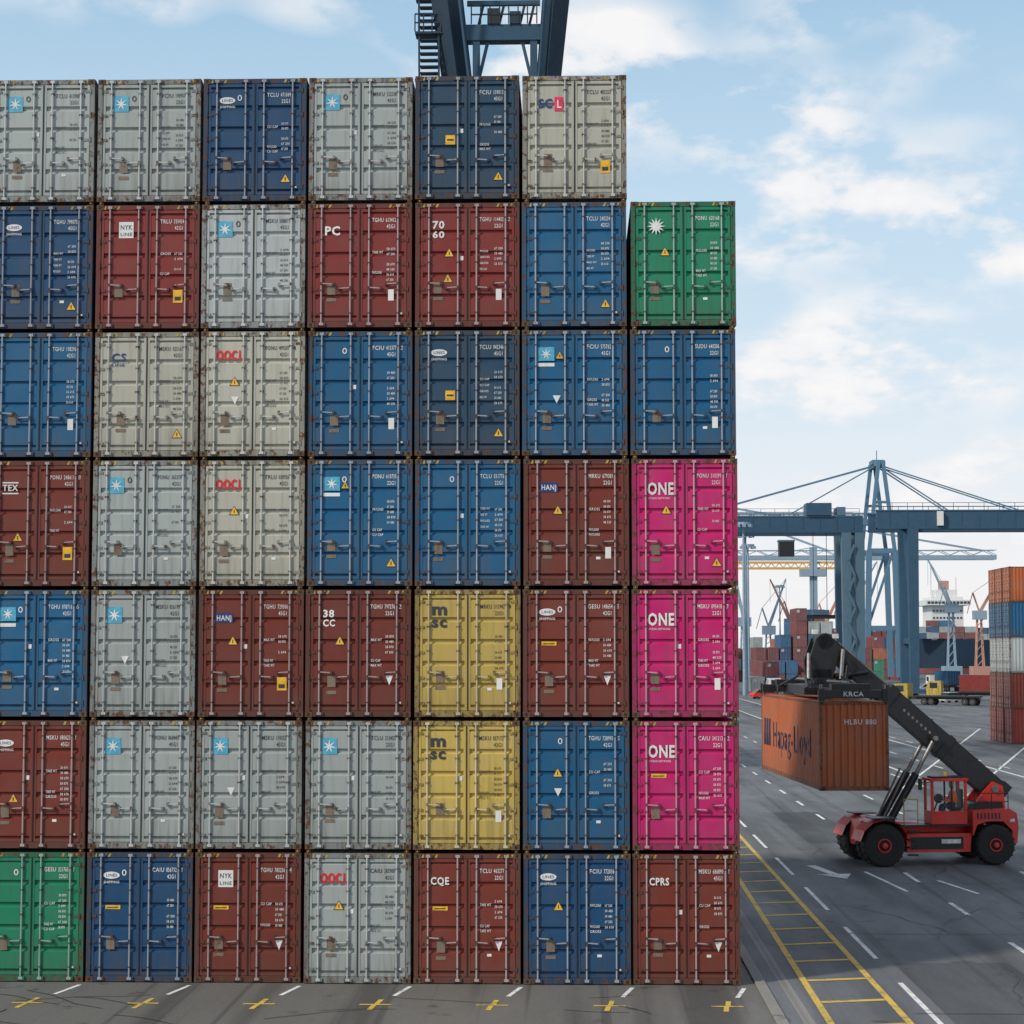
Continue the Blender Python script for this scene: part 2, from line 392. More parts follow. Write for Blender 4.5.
# ------------------------------------------------------------------ ground
def asphalt(name,c0,c1):
    m,nt,b=newmat(name); tc=N(nt,'ShaderNodeTexCoord'); v=tc.outputs['Object']
    big=noise(nt,v,.045,4,.6); mid=noise(nt,mapping(nt,v,(1,.25,1)),.5,5,.65); fine=noise(nt,v,22,3,.8)
    c=mix(nt,ramp(nt,big,.38,.62),c0,c1)
    c=mix(nt,ramp(nt,mid,.42,.72,0,.6),c,tuple(x*.5 for x in c0))
    c=mix(nt,ramp(nt,fine,.35,.75,0,.45),c,tuple(min(1,x*1.9) for x in c1))
    tb=noise(nt,mapping(nt,v,(.55,.02,1)),1.0,3,.5); c=mix(nt,ramp(nt,tb,.50,.62,0,.6),c,tuple(x*.42 for x in c0))
    tb2=noise(nt,mapping(nt,v,(2.4,.03,1)),1.0,2,.5); c=mix(nt,ramp(nt,tb2,.58,.66,0,.4),c,(.022,.022,.023))
    stain=noise(nt,v,.9,4,.6); c=mix(nt,ramp(nt,stain,.62,.70,0,.6),c,(.02,.02,.02))
    nt.links.new(c,b.inputs['Base Color']); nt.links.new(ramp(nt,mid,.3,.7,.55,.9),b.inputs['Roughness'])
    bp=N(nt,'ShaderNodeBump'); bp.inputs['Strength'].default_value=.5; bp.inputs['Distance'].default_value=.012
    nt.links.new(fine,bp.inputs['Height']); nt.links.new(bp.outputs[0],b.inputs['Normal']); return m
M_asph=asphalt('asphalt',(.085,.092,.098),(.14,.148,.155))
M_asph2=asphalt('asphalt_old',(.085,.083,.076),(.14,.136,.125))
M_conc=asphalt('concrete_strip',(.16,.155,.145),(.24,.23,.21))
def sheet(name,x0,x1,y0,y1,z,mat):
    mb=MB(); mb.poly([(x0,y0,z),(x1,y0,z),(x1,y1,z),(x0,y1,z)]); return obj(name,mb.mesh(name,[mat]))
mb=MB(); mb.box(-3000,3000,-300,640,-3,0); obj('ground',mb.mesh('ground',[M_asph]))
sheet('storage_yard_pavement',-60,4.05,-40,40,.004,M_asph2)
m,nt,b=newmat('water'); b.inputs['Base Color'].default_value=(.05,.09,.11,1); b.inputs['Roughness'].default_value=.15
tc=N(nt,'ShaderNodeTexCoord'); bp=N(nt,'ShaderNodeBump'); bp.inputs['Strength'].default_value=.5
nt.links.new(noise(nt,tc.outputs['Object'],.3,4),bp.inputs['Height']); nt.links.new(bp.outputs[0],b.inputs['Normal'])
mb=MB(); mb.poly([(-9000,641,-2),(9000,641,-2),(9000,12000,-2),(-9000,12000,-2)]); obj('water',mb.mesh('water',[m]))
mb=MB()
for k in range(60):
    y=-40+k*2; mb.box(4.06,4.30,y,y+1.985,0,.05,0)
obj('drain_kerb',mb.mesh('drain_kerb',[M_conc]),bevel=.01)
sheet('concrete_gutter',4.62,4.85,-44,120,.004,M_conc)
mp=MB()
for (x0,x1,y0,y1) in ((7.6,10.6,-12,3.5),(12.6,17.8,6,13),(9.2,11.6,33,48),(14.5,19,-9,1),(22,27,30,52),(16,23,88,120),(30,50,60,75)):
    mp.poly([(x0,y0,.004),(x1,y0+.3,.004),(x1-.2,y1,.004),(x0+.1,y1-.2,.004)])
obj('asphalt_repair_patch',mp.mesh('patch',[asphalt('asphalt_repair',(.05,.053,.057),(.075,.079,.083))]))
mc=MB()
def crack(x,y,ang,L):
    p=[(x,y)]
    while L>0:
        ang+=random.uniform(-.35,.35); st=random.uniform(.3,.9); x+=math.cos(ang)*st; y+=math.sin(ang)*st; p.append((x,y)); L-=st
    for i,(a,c) in enumerate(zip(p,p[1:])):
        d=Vector((c[0]-a[0],c[1]-a[1],0)).normalized(); n=Vector((-d.y,d.x,0))*.014
        z=.0135+.0006*(i%2); mc.poly([(a[0]-n.x,a[1]-n.y,z),(c[0]-n.x,c[1]-n.y,z),(c[0]+n.x,c[1]+n.y,z),(a[0]+n.x,a[1]+n.y,z)])
st_=random.getstate()
for k in range(16): crack(random.uniform(-14,3),random.uniform(-6,-1),random.uniform(-.9,.9),random.uniform(1,3))
for k in range(20): crack(random.uniform(7.5,20),random.uniform(-6,40),random.uniform(1.0,2.0),random.uniform(3,9))
for y in (-3.3,8.2,19.6,31,47): mc.poly([(7.0,y,.0146),(30,y+.15,.0146),(30,y+.19,.0146),(7.0,y+.04,.0146)])
random.setstate(st_)
obj('sealed_cracks',mc.mesh('cracks',[plain('bitumen',(.022,.022,.024),.5)]))
def roadpaint(name,c):
    m,nt,b=newmat(name); tc=N(nt,'ShaderNodeTexCoord'); v=tc.outputs['Object']
    f=noise(nt,v,2.6,6,.8); g=noise(nt,v,.5,3,.6)
    w=mathn(nt,'ADD',ramp(nt,f,.52,.66,0,.8),ramp(nt,g,.52,.75,0,.4))
    w2=N(nt,'ShaderNodeClamp'); nt.links.new(w,w2.inputs[0])
    nt.links.new(mix(nt,w2.outputs[0],c,(.09,.09,.09)),b.inputs['Base Color']); b.inputs['Roughness'].default_value=.7; return m
M_rw=roadpaint('road_paint_white',(.76,.76,.74)); M_ry=roadpaint('road_paint_yellow',(.66,.45,.07))
def stripe(mb,p,q,w,z=.008,m=0):
    p=Vector((*p,0));q=Vector((*q,0)); d=(q-p).normalized(); n=Vector((-d.y,d.x,0))*w/2
    mb.poly([(p-n).to_tuple()[:2]+(z,),(q-n).to_tuple()[:2]+(z,),(q+n).to_tuple()[:2]+(z,),(p+n).to_tuple()[:2]+(z,)],m)
mw=MB(); my=MB()
stripe(my,(5.05,-14),(5.55,32),.15); stripe(my,(6.75,-14),(6.75,60),.15)
for k in range(19):
    y=-13.0+k*2.75; xl=5.05+(y+14)/46*.5+.085
    stripe(my,(xl,y),(6.665,y+.35),.22)
for c in range(-1,8):
    x=XR-CP*(7-c)
    stripe(mw,(x+.0,-.35),(x-.25,-1.55),.10,.012)
    xx=x-.55
    stripe(my,(xx-.34,-2.6),(xx+.34,-2.6),.11,.012); stripe(my,(xx+.07,-2.0),(xx+.02,-2.54),.11,.012); stripe(my,(xx-.02,-2.66),(xx-.07,-3.2),.11,.012)
for k in range(20): stripe(mw,(7.35,-14+k*9),(7.35,-8.5+k*9),.12,.0085)
for k in range(20):
    y=-12+k*8; stripe(mw,(11.2,y),(11.2,y+2.8),.14)
for x in (15.2,19.5,23.8,28.1):
    for k in range(16):
        y=2+k*9; stripe(mw,(x,y),(x,y+3.2),.14)
stripe(mw,(20.5,70),(22,300),.2); stripe(mw,(27,60),(27,300),.2)
stripe(mw,(21.5,50),(34,95),.16); stripe(mw,(20,57),(38,120),.16); stripe(mw,(18,64),(40,150),.16); stripe(mw,(24,50),(44,118),.16)
def arrow(x,y,ang,s=1):
    c,si=math.cos(ang),math.sin(ang)
    def t(a,b): return (x+(a*c-b*si)*s,y+(a*si+b*c)*s,.0125)
    mw.poly([t(-.14,-2.0),t(.14,-2.0),t(.14,.2),t(-.14,.2)]); mw.poly([t(-.5,.21),t(.5,.21),t(0,1.4)])
arrow(8.7,22.5,R(-170),1.2)
stripe(mw,(9.9,23),(10.4,17.5),.13); stripe(mw,(11.9,20.5),(12.5,17),.13)
obj('lane_markings',mw.mesh('lane_markings',[M_rw])); obj('hatched_walkway_marking',my.mesh('hatched_walkway_marking',[M_ry]))

# ------------------------------------------------------------------ steel structures
M_steel=paint('crane_steel_blue',(.024,.085,.150),.35,.5,.3)
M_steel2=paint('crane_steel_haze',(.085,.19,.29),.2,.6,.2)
M_steeld=paint('crane_steel_dark',(.007,.034,.064),.35,.5,.3)
M_steell=paint('crane_steel_light',(.085,.17,.24),.3,.5,.3)
M_far=plain('far_steel_hazed',(.24,.34,.43),.8); M_fary=plain('far_steel_yellow_hazed',(.62,.36,.10),.8); M_farr=plain('far_steel_red_hazed',(.45,.24,.19),.8)  # distance haze put into these paler, greyed steel colours
M_glass=plain('glass_dark',(.02,.03,.035),.08)
M_wsh=plain('white_paint',(.7,.7,.68),.5)

def handrail(mb,p,q,m,h=1.1,step=2.):
    p=Vector(p);q=Vector(q);L=(q-p).length;n=max(1,int(L/step))
    for k in range(n+1):
        c=p+(q-p)*k/n; mb.beam(c,c+Vector((0,0,h)),.08,.08,m)
    for z in (h,h*.5): mb.beam(p+Vector((0,0,z)),q+Vector((0,0,z)),.08,.08,m)
mb=MB(); Y=76
mb.beam((-6.95,Y,41),(-8.5,Y-2,54),1.25,1.4,0,1.35,1.7); mb.beam((-1.7,Y,41),(-.45,Y-2,54),.95,1.3,0,1.25,1.6)
mb.beam((-6.2,Y-.9,41.3),(-7.6,Y-2.9,53.5),.16,.2,1); mb.beam((-2.2,Y-.9,41.3),(-1.2,Y-2.9,53.5),.16,.2,1)
mb.beam((-7.1,Y,41.2),(-7.1,Y,0),1.4,1.6,0); mb.beam((-1.9,Y,41.2),(-1.9,Y,0),1.3,1.5,0)
mb.beam((-7.1,Y+14,41.2),(-7.1,Y+14,0),1.4,1.6,0); mb.beam((-1.9,Y+14,41.2),(-1.9,Y+14,0),1.3,1.5,0)
for x in (-7.1,-1.9):
    mb.beam((x,Y,40),(x,Y+14,40),1.,1.2,0); mb.beam((x,Y,14),(x,Y+14,14),1.,1.2,0); mb.beam((x,Y,14.5),(x,Y+14,39.5),.6,.6,0)
mb.beam((-7.1,Y+14,40),(-1.9,Y+14,40),1,1,0)
mb.beam((-7.4,Y-.4,46.2),(-1.3,Y-.4,46.2),1.0,1.0,1); mb.beam((-6.6,Y-.4,48.2),(-2.0,Y-.4,48.2),.3,.3,1)
for x in (-6.0,-2.4):
    mb.beam((x,Y-.6,45.8),(x,Y-.6,41),.45,.45,1); mb.beam((x,Y-.6,42.6),(x+.7*(1 if x<-4 else -1),Y-.6,45.6),.2,.2,1)
handrail(mb,(-6.3,Y-1,46.7),(-2.2,Y-1,46.7),0,1.2,.55)
mb.box(-5.3,-4.5,Y-1,Y,46.71,47.7,2); mb.box(-3.9,-3.2,Y-1,Y,46.71,47.5,0)
for x in (-5.9,-4.6,-3.3,-2.7): mb.beam((x,Y-.4,46.7),(x+.35,Y-.4,48.2),.15,.15,0)
for k in range(30):
    z=38.5+k*.42; dx=-.10*(k/30)
    mb.box(-9.0+dx-.45,-8.3+dx,Y-1.2,Y-.6,z,z+.07,0)
mb.beam((-9.5,Y-1.2,38),(-9.6,Y-1.2,52),.12,.12,0); mb.beam((-8.25,Y-1.2,38),(-8.4,Y-1.2,52),.12,.12,0)
for z in (43,46,48.3): mb.box(-9.8,-7.6,Y-1.4,Y-.2,z,z+.14,0)
handrail(mb,(-9.8,Y-1.4,48.44),(-8.2,Y-1.4,48.44),0,1.1,.5); handrail(mb,(-9.8,Y-1.4,46.14),(-8.2,Y-1.4,46.14),0,1.1,.5)
obj('yard_gantry_crane',mb.mesh('yard_gantry_crane',[M_steeld,M_steel,M_black]))

def gantry(name,x0,x1,Y,zb,zt,lw,mats,legs=None,dp=9):
    mb=MB()
    for yy in (Y,Y+dp):
        mb.box(x0-6,x1+.6,yy-.7,yy+.7,zb,zt,0)
        mb.box(x0-6,x1+.6,yy-.8,yy+.8,zt-.25,zt+.002,1); mb.box(x0-6,x1+.6,yy-.8,yy+.8,zb-.002,zb+.25,0)
        k=x0-4
        while k<x1: mb.box(k,k+.2,yy-.76,yy-.705,zb+.25,zt-.26,0); k+=3.
        for x in (legs or (x0,x1)):
            mb.beam((x,yy,zb),(x,yy,1.3),lw,1.6,1,lw*.8,1.4)
            mb.box(x-lw*.8,x+lw*.8,yy-2.2,yy+2.2,.7,1.4,0)
            for k in (-1.5,-.5,.5,1.5): mb.lathe_y((x,yy+k,.4),[(.4,-.2),(.4,.2)],12,2)
        handrail(mb,(x0-6,yy-.6,zt),(x1,yy-.6,zt),1,1.2,2.5)
    for x in (x0,x1):
        mb.box(x-.6,x+.6,Y+.7,Y+dp-.7,zb+.5,zt-.5,0)
        mb.box(x-.4,x+.4,Y+.8,Y+dp-.8,9,10,0)
        mb.beam((x,Y+1,10),(x,Y+dp-1,zb),.5,.5,1)
    mb.box(x1-9.5,x1-5,Y-1.2,Y+3,zt+.01,zt+2.2,0); mb.box(x1-4,x1-2.5,Y-.9,Y+4,zt+.01,zt+1.5,1)
    z=1.5;s=1
    while z<zb-3:
        a,c=x1-lw*.5-1.4,x1-lw*.5-.2
        if s<0: a,c=c,a
        mb.beam((a,Y-1.2,z),(c,Y-1.2,z+2.8),.15,.4,1)
        z+=2.8; s=-s
    xt=x0+(x1-x0)*.62
    mb.box(xt+.5,xt+3.2,Y-1,Y+1.4,zb-4.2,zb-1.6,2); mb.box(xt+.4,xt+3.3,Y-1.1,Y+1.5,zb-1.6,zb-1.3,1)
    xs=x1-6.5
    for a in (-1.2,1.2): mb.beam((xs+a,Y+dp/2,zt),(xs+a,Y+dp/2,15),.1,.1,2)
    mb.box(xs-2.6,xs+2.6,Y+dp/2-.6,Y+dp/2+.6,13.6,14.3,2); mb.box(xs-1.5,xs+1.5,Y+dp/2-.8,Y+dp/2+.8,14.32,15.2,1)
    mb.box(x0+4,x0+5,Y-1.5,Y-.82,zb+.5,zt-.3,3)
    return obj(name,mb.mesh(name,mats))
gantry('gantry_crane',12,51.2,306,28.9,32.0,1.7,[M_steel,M_steell,M_black,M_wsh],legs=(12,48.8,51.2))
gantry('gantry_crane',57.2,100,286,28.3,31.5,1.8,[M_steel,M_steel,M_black,M_wsh])
def sts(name,X,Y,ap,bz,xl,xr,mats,w=1.6):
    mb=MB()
    for yy in (Y,Y+14):
        for s in (-1,1):
            mb.beam((X+s*.6,yy,ap),(X+s*3.4,yy,bz-8),w*.6,w*.6,0)
            mb.beam((X+s*3.4,yy,bz-8),(X+s*4.2,yy,1),w*.9,w*.9,0)
        mb.beam((X-3.5,yy,bz-8),(X+3.5,yy,bz-8),w*.8,w*.8,0); mb.beam((X-4,yy,14),(X+4,yy,14),w*.8,w*.8,0)
        mb.beam((X-2.0,yy,bz+5),(X+2.0,yy,bz+5),w*.4,w*.4,0)
        mb.beam((X-4,yy,14),(X+3,yy,bz-8),w*.4,w*.4,0)
    for yy in (Y+5,Y+9):
        mb.beam((xl,yy,bz),(xr,yy,bz),.8,1.5,0)
        n=24
        for k in range(n):
            a=xl+(xr-xl)*k/n; c=xl+(xr-xl)*(k+1)/n
            mb.beam((a,yy,bz+.8),((a+c)/2,yy,bz+2.4),.22,.22,0); mb.beam(((a+c)/2,yy,bz+2.4),(c,yy,bz+.8),.22,.22,0)
        mb.beam((xl,yy,bz+2.4),(xr,yy,bz+2.4),.25,.25,0)
        for xe in (xl+4,xl+(X-xl)*.55,X+(xr-X)*.45,xr-4):
            mb.beam((X,yy,ap),(xe,yy,bz+2.3),.32,.32,0)
    for s in (-1,1): mb.beam((X+s*.6,Y,ap),(X+s*.6,Y+14,ap),w*.8,w*.8,0)
    mb.box(X-1.6,X+1.6,Y+4,Y+10,ap,ap+1.2,0)
    mb.beam((X,Y+7,ap+1),(X,Y+7,ap+4),.2,.2,0)
    obj(name,mb.mesh(name,mats))
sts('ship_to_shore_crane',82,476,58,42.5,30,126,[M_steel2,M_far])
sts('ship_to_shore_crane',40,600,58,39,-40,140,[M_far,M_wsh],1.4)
def jib(name,X,Y,h,mat,L=26,ang=55):
    mb=MB()
    mb.box(X-3,X+3,Y-3,Y+3,-2,3,0)
    for a in (-1.3,1.3):
        for c in (-1.3,1.3): mb.beam((X+a,Y+c,3),(X+a*.5,Y+c*.5,h*.62),.35,.35,0)
    for k in range(6):
        z=3+k*(h*.62-3)/6; z2=z+(h*.62-3)/6; mb.beam((X-1.2,Y-1.3,z),(X+1.1,Y-1.2,z2),.22,.22,0)
    mb.box(X-2,X+2.4,Y-1.5,Y+1.5,h*.62,h*.62+3,1)
    c,s=math.cos(R(ang)),math.sin(R(ang))
    p=Vector((X,Y,h*.62+2)); q=p+Vector((c*L,0,s*L))
    mb.beam(p,q,1.1,1.1,0,.4,.4); t=Vector((X-2,Y,h*.62+9)); mb.beam((X,Y,h*.62+3),t,.5,.5,0); mb.beam(t,q,.15,.15,0); mb.beam(t,(X-4,Y,h*.62+2),.25,.25,0)
    mb.beam(q,q-Vector((0,0,L*.5)),.1,.1,0)
    obj(name,mb.mesh(name,[mat,M_far]))
mb=MB(); Y=560
for z in (33.5,35.3): mb.beam((36,Y,z),(84,Y,z),.6,.7,0)
for k in range(20):
    x=36+k*2.4; mb.beam((x,Y,33.7),(x+1.2,Y,35.2),.25,.25,0); mb.beam((x+1.2,Y,35.2),(x+2.4,Y,33.7),.25,.25,0)
mb.box(73,75.2,Y-1,Y+1,0,40,1); mb.beam((74,Y,40),(50,Y,35.5),.25,.25,1); mb.box(70,78,Y-2,Y+2,31,33.2,1); mb.box(38,40,Y-1,Y+1,0,33.2,1)
obj('jib_crane',mb.mesh('boom_crane',[M_fary,M_far]))
for a in ((66,620,22,M_far,18,70),(74,625,26,M_farr,16,115),(136,615,30,M_farr,16,60),(92,620,28,M_far,22,60),(84,610,24,M_farr,20,65),(56,600,26,M_far,16,100),(128,622,34,M_far,18,115)):
    jib('jib_crane',*a)

# ------------------------------------------------------------------ far container stacks
fk=['blue','brown','grey','red','navy','orange','green','lgrey','blue']
def haze_tint(c): return tuple(.76*x+y for x,y in zip(c,(.055,.062,.07)))  # mixes pale blue distance haze into the container colour
FAR=[plain('far_container_hazed_%d'%i,haze_tint(COL[k]),.8,nscale=.6,namt=.15) for i,k in enumerate(fk)]+[M_dark,M_steell]
def farstack(name,X,Y,nx,ny,hmin,hmax,along='y'):
    mb=MB()
    for j in range(ny):
        for i in range(nx):
            h=random.randint(hmin,hmax); dom=random.choice([0,1,3])
            for k in range(h):
                w,l=(2.44,12.19) if along=='y' else (12.19,2.44)
                x=X+i*(w+.35);y=Y+j*(l+.5);z=k*2.9
                m=dom if random.random()<.35 else random.randrange(9)
                mb.box(x,x+w,y,y+l,z+.03,z+2.87,m)
                n=4 if along=='y' else 20
                for q in range(n):
                    xx=x+(q+.5)*w/n; mb.box(xx-.06,xx+.06,y-.06,y-.002,z+.15,z+2.7,m)
                if random.random()<.4: mb.box(x+w*.1,x+w*.35,y-.075,y-.062,z+1.9,z+2.5,7)
                mb.box(x,x+w,y-.05,y-.003,z+2.75,z+2.87,m)
                if along=='y':
                    for q in range(18):
                        yy=y+(q+.5)*l/18; mb.box(x-.05,x-.002,yy-.12,yy+.12,z+.15,z+2.7,m)
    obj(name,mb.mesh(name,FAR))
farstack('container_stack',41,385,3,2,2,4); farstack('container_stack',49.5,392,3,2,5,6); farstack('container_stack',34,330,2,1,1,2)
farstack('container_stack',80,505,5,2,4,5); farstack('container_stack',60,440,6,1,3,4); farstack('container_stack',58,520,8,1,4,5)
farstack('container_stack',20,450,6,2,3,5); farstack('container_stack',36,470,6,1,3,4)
for j in range(3):
    for i,k in enumerate(['red','brown','lgrey','blue','orange']):
        e=empty('shipping_container',(35.7+random.uniform(-.05,.05),118+j*2.75,.02+i*2.90),R(-90)); shell(e,k)
# ship
mb=MB(); X0,X1,YY=158,360,900
sec=[(X0,1.,20.5),(X0+6,8,18),(X0+18,14,16),(X0+40,15,15.5),(X1-10,15,15.5),(X1,12,17)]
prev=None
for x,hwid,zt in sec:
    bl=x+ (7 if x==X0 else 3 if x==X0+6 else 0)
    ring=[(x,YY-hwid,zt-2.),(bl,YY-hwid*.75,.2),(bl,YY-hwid*.7,-2.5),(bl,YY+hwid*.7,-2.5),(x,YY+hwid,zt-2.)]
    if prev:
        for a in range(4): mb.poly([prev[a],ring[a],ring[a+1],prev[a+1]],0 if a!=1 else 2)
        mb.poly([prev[4],ring[4],ring[0],prev[0]],3)
    prev=ring
mb.poly(prev[::-1],0)
mb.box(170,185,YY-12,YY+12,13.5,34,1); mb.box(167,188,YY-15,YY+15,30,32.5,1); mb.box(173,183,YY-8,YY+8,34,37.5,1)
for z in (23.6,27):
    for k in range(9): mb.box(170.6+k*1.6,171.5+k*1.6,YY-12.15,YY-12.02,z,z+.9,4)
for k in range(12): mb.box(167.6+k*1.7,168.9+k*1.7,YY-15.12,YY-15.02,30.7,31.8,4)
mb.box(176,180,YY-3,YY+3,37.5,42,5); mb.beam((172,YY,34),(172,YY,49),.5,.5,1); mb.beam((184,YY,34),(184,YY,44),.4,.4,1)
for i in range(27):
    x=190+i*6.1
    for k in range(random.randint(3,5) if i>1 else 2):
        mb.box(x,x+5.9,YY-13,YY+13,13.7+k*2.9,16.5+k*2.9,random.choice([6,7,8,9,10]))
for i in range(5):
    x=161+i*6
    for k in range(random.randint(2,3)): mb.box(x,x+5.8,YY-14.5,YY-12.4,14.2+k*2.9,17+k*2.9,random.choice([6,7,8,9,10]))
M_hull=plain('ship_hull',(.012,.032,.06),.6,nscale=.05)
obj('container_ship',mb.mesh('container_ship',[M_hull,plain('ship_white',(.66,.67,.67),.6),plain('ship_antifouling',(.2,.06,.05),.7),M_far,M_glass,M_farr]+FAR[:5],fix=False))

# ------------------------------------------------------------------ wheels etc
M_tyre=plain('tyre_rubber',(.020,.019,.018),.85,nscale=12); M_sred=paint('machine_red',(.66,.030,.018),.2,.33,.18,.02); M_met=plain('dirty_metal',(.22,.21,.2),.45,.6)
def wheel(mb,c,r,w,mt,mh,lugs=22,hr=.54):
    h=w/2
    mb.lathe_y(c,[(r*hr,-h*.9),(r*.62,-h),(r*.9,-h*.98),(r*.975,-h*.8),(r,-h*.5),(r,h*.5),(r*.975,h*.8),(r*.9,h*.98),(r*.62,h),(r*hr,h*.9)],36,mt)
    k=hr/.54
    for s in (-1,1):
        y=s*h*.92
        mb.lathe_y((c[0],c[1]+y,c[2]),[(r*.53*k,-s*.04),(r*.53*k,s*.02),(r*.46*k,s*.02),(r*.40*k,-s*.03),(r*.24*k,-s*.03),(r*.2*k,s*.09),(r*.08*k,s*.1)],24,mh)
        for q in range(10):
            t=2*math.pi*q/10; mb.cyl((c[0]+r*.32*k*math.cos(t),c[1]+y-s*.03,c[2]+r*.32*k*math.sin(t)),(c[0]+r*.32*k*math.cos(t),c[1]+y+s*.02,c[2]+r*.32*k*math.sin(t)),r*.03,6,mt)
    for q in range(lugs):
        t=2*math.pi*q/lugs; ca,sa=math.cos(t),math.sin(t)
        p=Vector((c[0]+ca*r*1.005,c[1]-h*.8,c[2]+sa*r*1.005))
        t2=t+.08; e=Vector((c[0]+math.cos(t2)*r*1.005,c[1]-.02,c[2]+math.sin(t2)*r*1.005))
        mb.beam(p,e,.05,.035,mt); p2=Vector((p.x,c[1]+h*.8,p.z)); mb.beam(Vector((e.x,c[1]+.02,e.z)),p2,.05,.035,mt)

# ------------------------------------------------------------------ reach stacker
SX=-4.10     # spreader centre ahead of the machine origin
RS=empty('reach_stacker',(12.84,26.5,0),R(8))
b=MB() ; RED,BLK,TYR,MET,GLS,WHT,YEL=0,1,2,3,4,5,6
for y in (-1.5,-.88,.88,1.5): wheel(b,(-2.30,y,.74),.74,.54,TYR,RED,22,.34)
for y in (-1.25,1.25): wheel(b,(1.80,y,.70),.70,.54,TYR,RED,22,.34)
b.cyl((-2.30,-1.2,.74),(-2.30,1.2,.74),.22,12,BLK); b.cyl((1.80,-1,.70),(1.80,1,.70),.18,12,BLK)
b.prism_y([(-2.9,.95),(-2.85,.62),(-1.5,.55),(1.0,.5),(1.1,.75),(1.1,1.35),(-1.4,1.45),(-2.2,1.6),(-2.8,1.5)],-.56,.56,RED)
for s in (-1,1):
    y0,y1=sorted((s*.58,s*1.25)); b.prism_y([(-1.35,.45),(.95,.45),(1.0,1.1),(-1.35,1.1)],y0,y1,RED)
b.box(-1.2,.7,-1.262,-1.252,.55,.98,BLK)
for k in range(4): b.box(-1.35,-1.0,-1.5,-1.26,.35+k*.27,.39+k*.27,BLK)
for s in (-1,1):
    y0,y1=(s*.58,s*1.78) if s>0 else (s*1.78,s*.58)
    for k in range(6):
        t0=R(20+k*25); t1=R(20+(k+1)*25); rr=.88
        b.poly([(-2.30+rr*math.cos(t0),y0,.74+rr*math.sin(t0)),(-2.30+rr*math.cos(t1),y0,.74+rr*math.sin(t1)),(-2.30+rr*math.cos(t1),y1,.74+rr*math.sin(t1)),(-2.30+rr*math.cos(t0),y1,.74+rr*math.sin(t0))],RED)
    b.box(-2.7,-1.8,min(s*.8,s*1.6),max(s*.8,s*1.6),1.64,1.68,BLK)
b.prism_y([(1.0,1.0),(1.15,1.40),(1.5,1.52),(2.1,1.52),(2.42,1.2),(2.46,.7),(2.60,.75),(2.66,1.3),(2.6,1.8),(2.35,1.95),(1.0,1.90)],-1.42,1.42,RED)
b.prism_y([(2.3,.45),(2.58,.5),(2.58,.74),(2.48,.7)],-1.0,1.0,RED)
b.prism_y([(.95,1.91),(2.3,1.955),(2.25,2.15),(1.05,2.10)],-.95,.95,BLK)
for k in range(7): b.box(1.15+k*.13,1.21+k*.13,-1.432,-1.421,1.60,1.82,BLK)
b.box(2.35,2.52,-1.428,-1.421,1.5,1.6,WHT); b.box(-.1,.6,-1.268,-1.2635,.75,.9,WHT)
b.cyl((1.25,.9,2.1),(1.25,.9,2.9),.07,10,BLK)
b.box(-1.5,1.0,-1.30,1.30,1.36,1.41,BLK)
for x in (-1.45,-.95): b.cyl((x,-1.28,1.4),(x,-1.28,2.3),.02,6,YEL)
b.cyl((-1.45,-1.28,2.3),(-.95,-1.28,2.3),.02,6,YEL); b.cyl((-1.45,-1.28,1.9),(-.95,-1.28,1.9),.02,6,YEL)
for x in (1.1,1.7,2.3): b.cyl((x,-1.38,1.93),(x,-1.38,2.5),.018,6,BLK)
b.cyl((1.1,-1.38,2.5),(2.3,-1.38,2.5),.018,6,BLK); b.cyl((1.1,-1.38,2.2),(2.3,-1.38,2.2),.018,6,BLK)
for s in (-1,1):
    y0,y1=sorted((s*.46,s*.62)); b.prism_y([(1.2,1.85),(2.5,1.85),(2.4,2.7),(2.05,2.85),(1.7,2.5)],y0,y1,RED)
b.cyl((2.1,-.7,2.6),(2.1,.7,2.6),.13,14,MET)
A=Vector((2.46,0,2.36)); T=Vector((-3.96,0,7.84))
def P(t,o=0): return A+(T-A)*t+Vector((0,0,o))
b.beam(P(0),P(.62),.66,.80,BLK); b.beam(P(.615),P(.66),.74,.90,BLK); b.beam(P(.62),P(.985),.48,.60,BLK)
b.beam(P(-.015),P(.03),.72,.9,BLK); b.beam(P(.30),P(.33),.72,.88,BLK)
b.beam(P(.1,.55),P(.60,.55),.06,.06,MET); b.beam(P(.06,.60)+Vector((0,.18,0)),P(.9,.5)+Vector((0,.18,0)),.05,.05,MET)
for t in (.12,.25,.38,.5,.6): b.beam(P(t,.35),P(t,.62),.08,.05,BLK)
for k in range(9):
    t=.36+k*.024; b.box(P(t).x-.04,P(t).x+.04,-.338,-.332,P(t).z-.05,P(t).z+.05,MET)
for y in (-.52,.52):
    b.cyl((-1.75,y,1.45),(-.75,y,3.15),.135,14,BLK); b.cyl((-.75,y,3.15),(-.05,y,4.40),.075,12,MET); b.cyl((-1.75,y-.12,1.45),(-1.75,y+.12,1.45),.2,12,BLK); b.cyl((-.05,y-.1,4.40),(-.05,y+.1,4.40),.15,12,BLK)
    b.cyl((-1.95,y*.7,1.5),(-1.05,y*.7,3.3),.04,8,MET)
b.cyl((-.05,-.7,4.40),(-.05,.7,4.40),.09,10,MET)
b.cyl((SX+.14,-.42,7.84),(SX+.14,.42,7.84),.3,16,BLK)
for s in (-1,1):
    y0,y1=sorted((s*.3,s*.42)); b.prism_y([(SX-.2,7.95),(SX+.2,8.12),(SX+.7,7.6),(SX+.5,6.9),(SX+.4,6.55),(SX-.4,6.55),(SX-.45,7.2)],y0,y1,BLK)
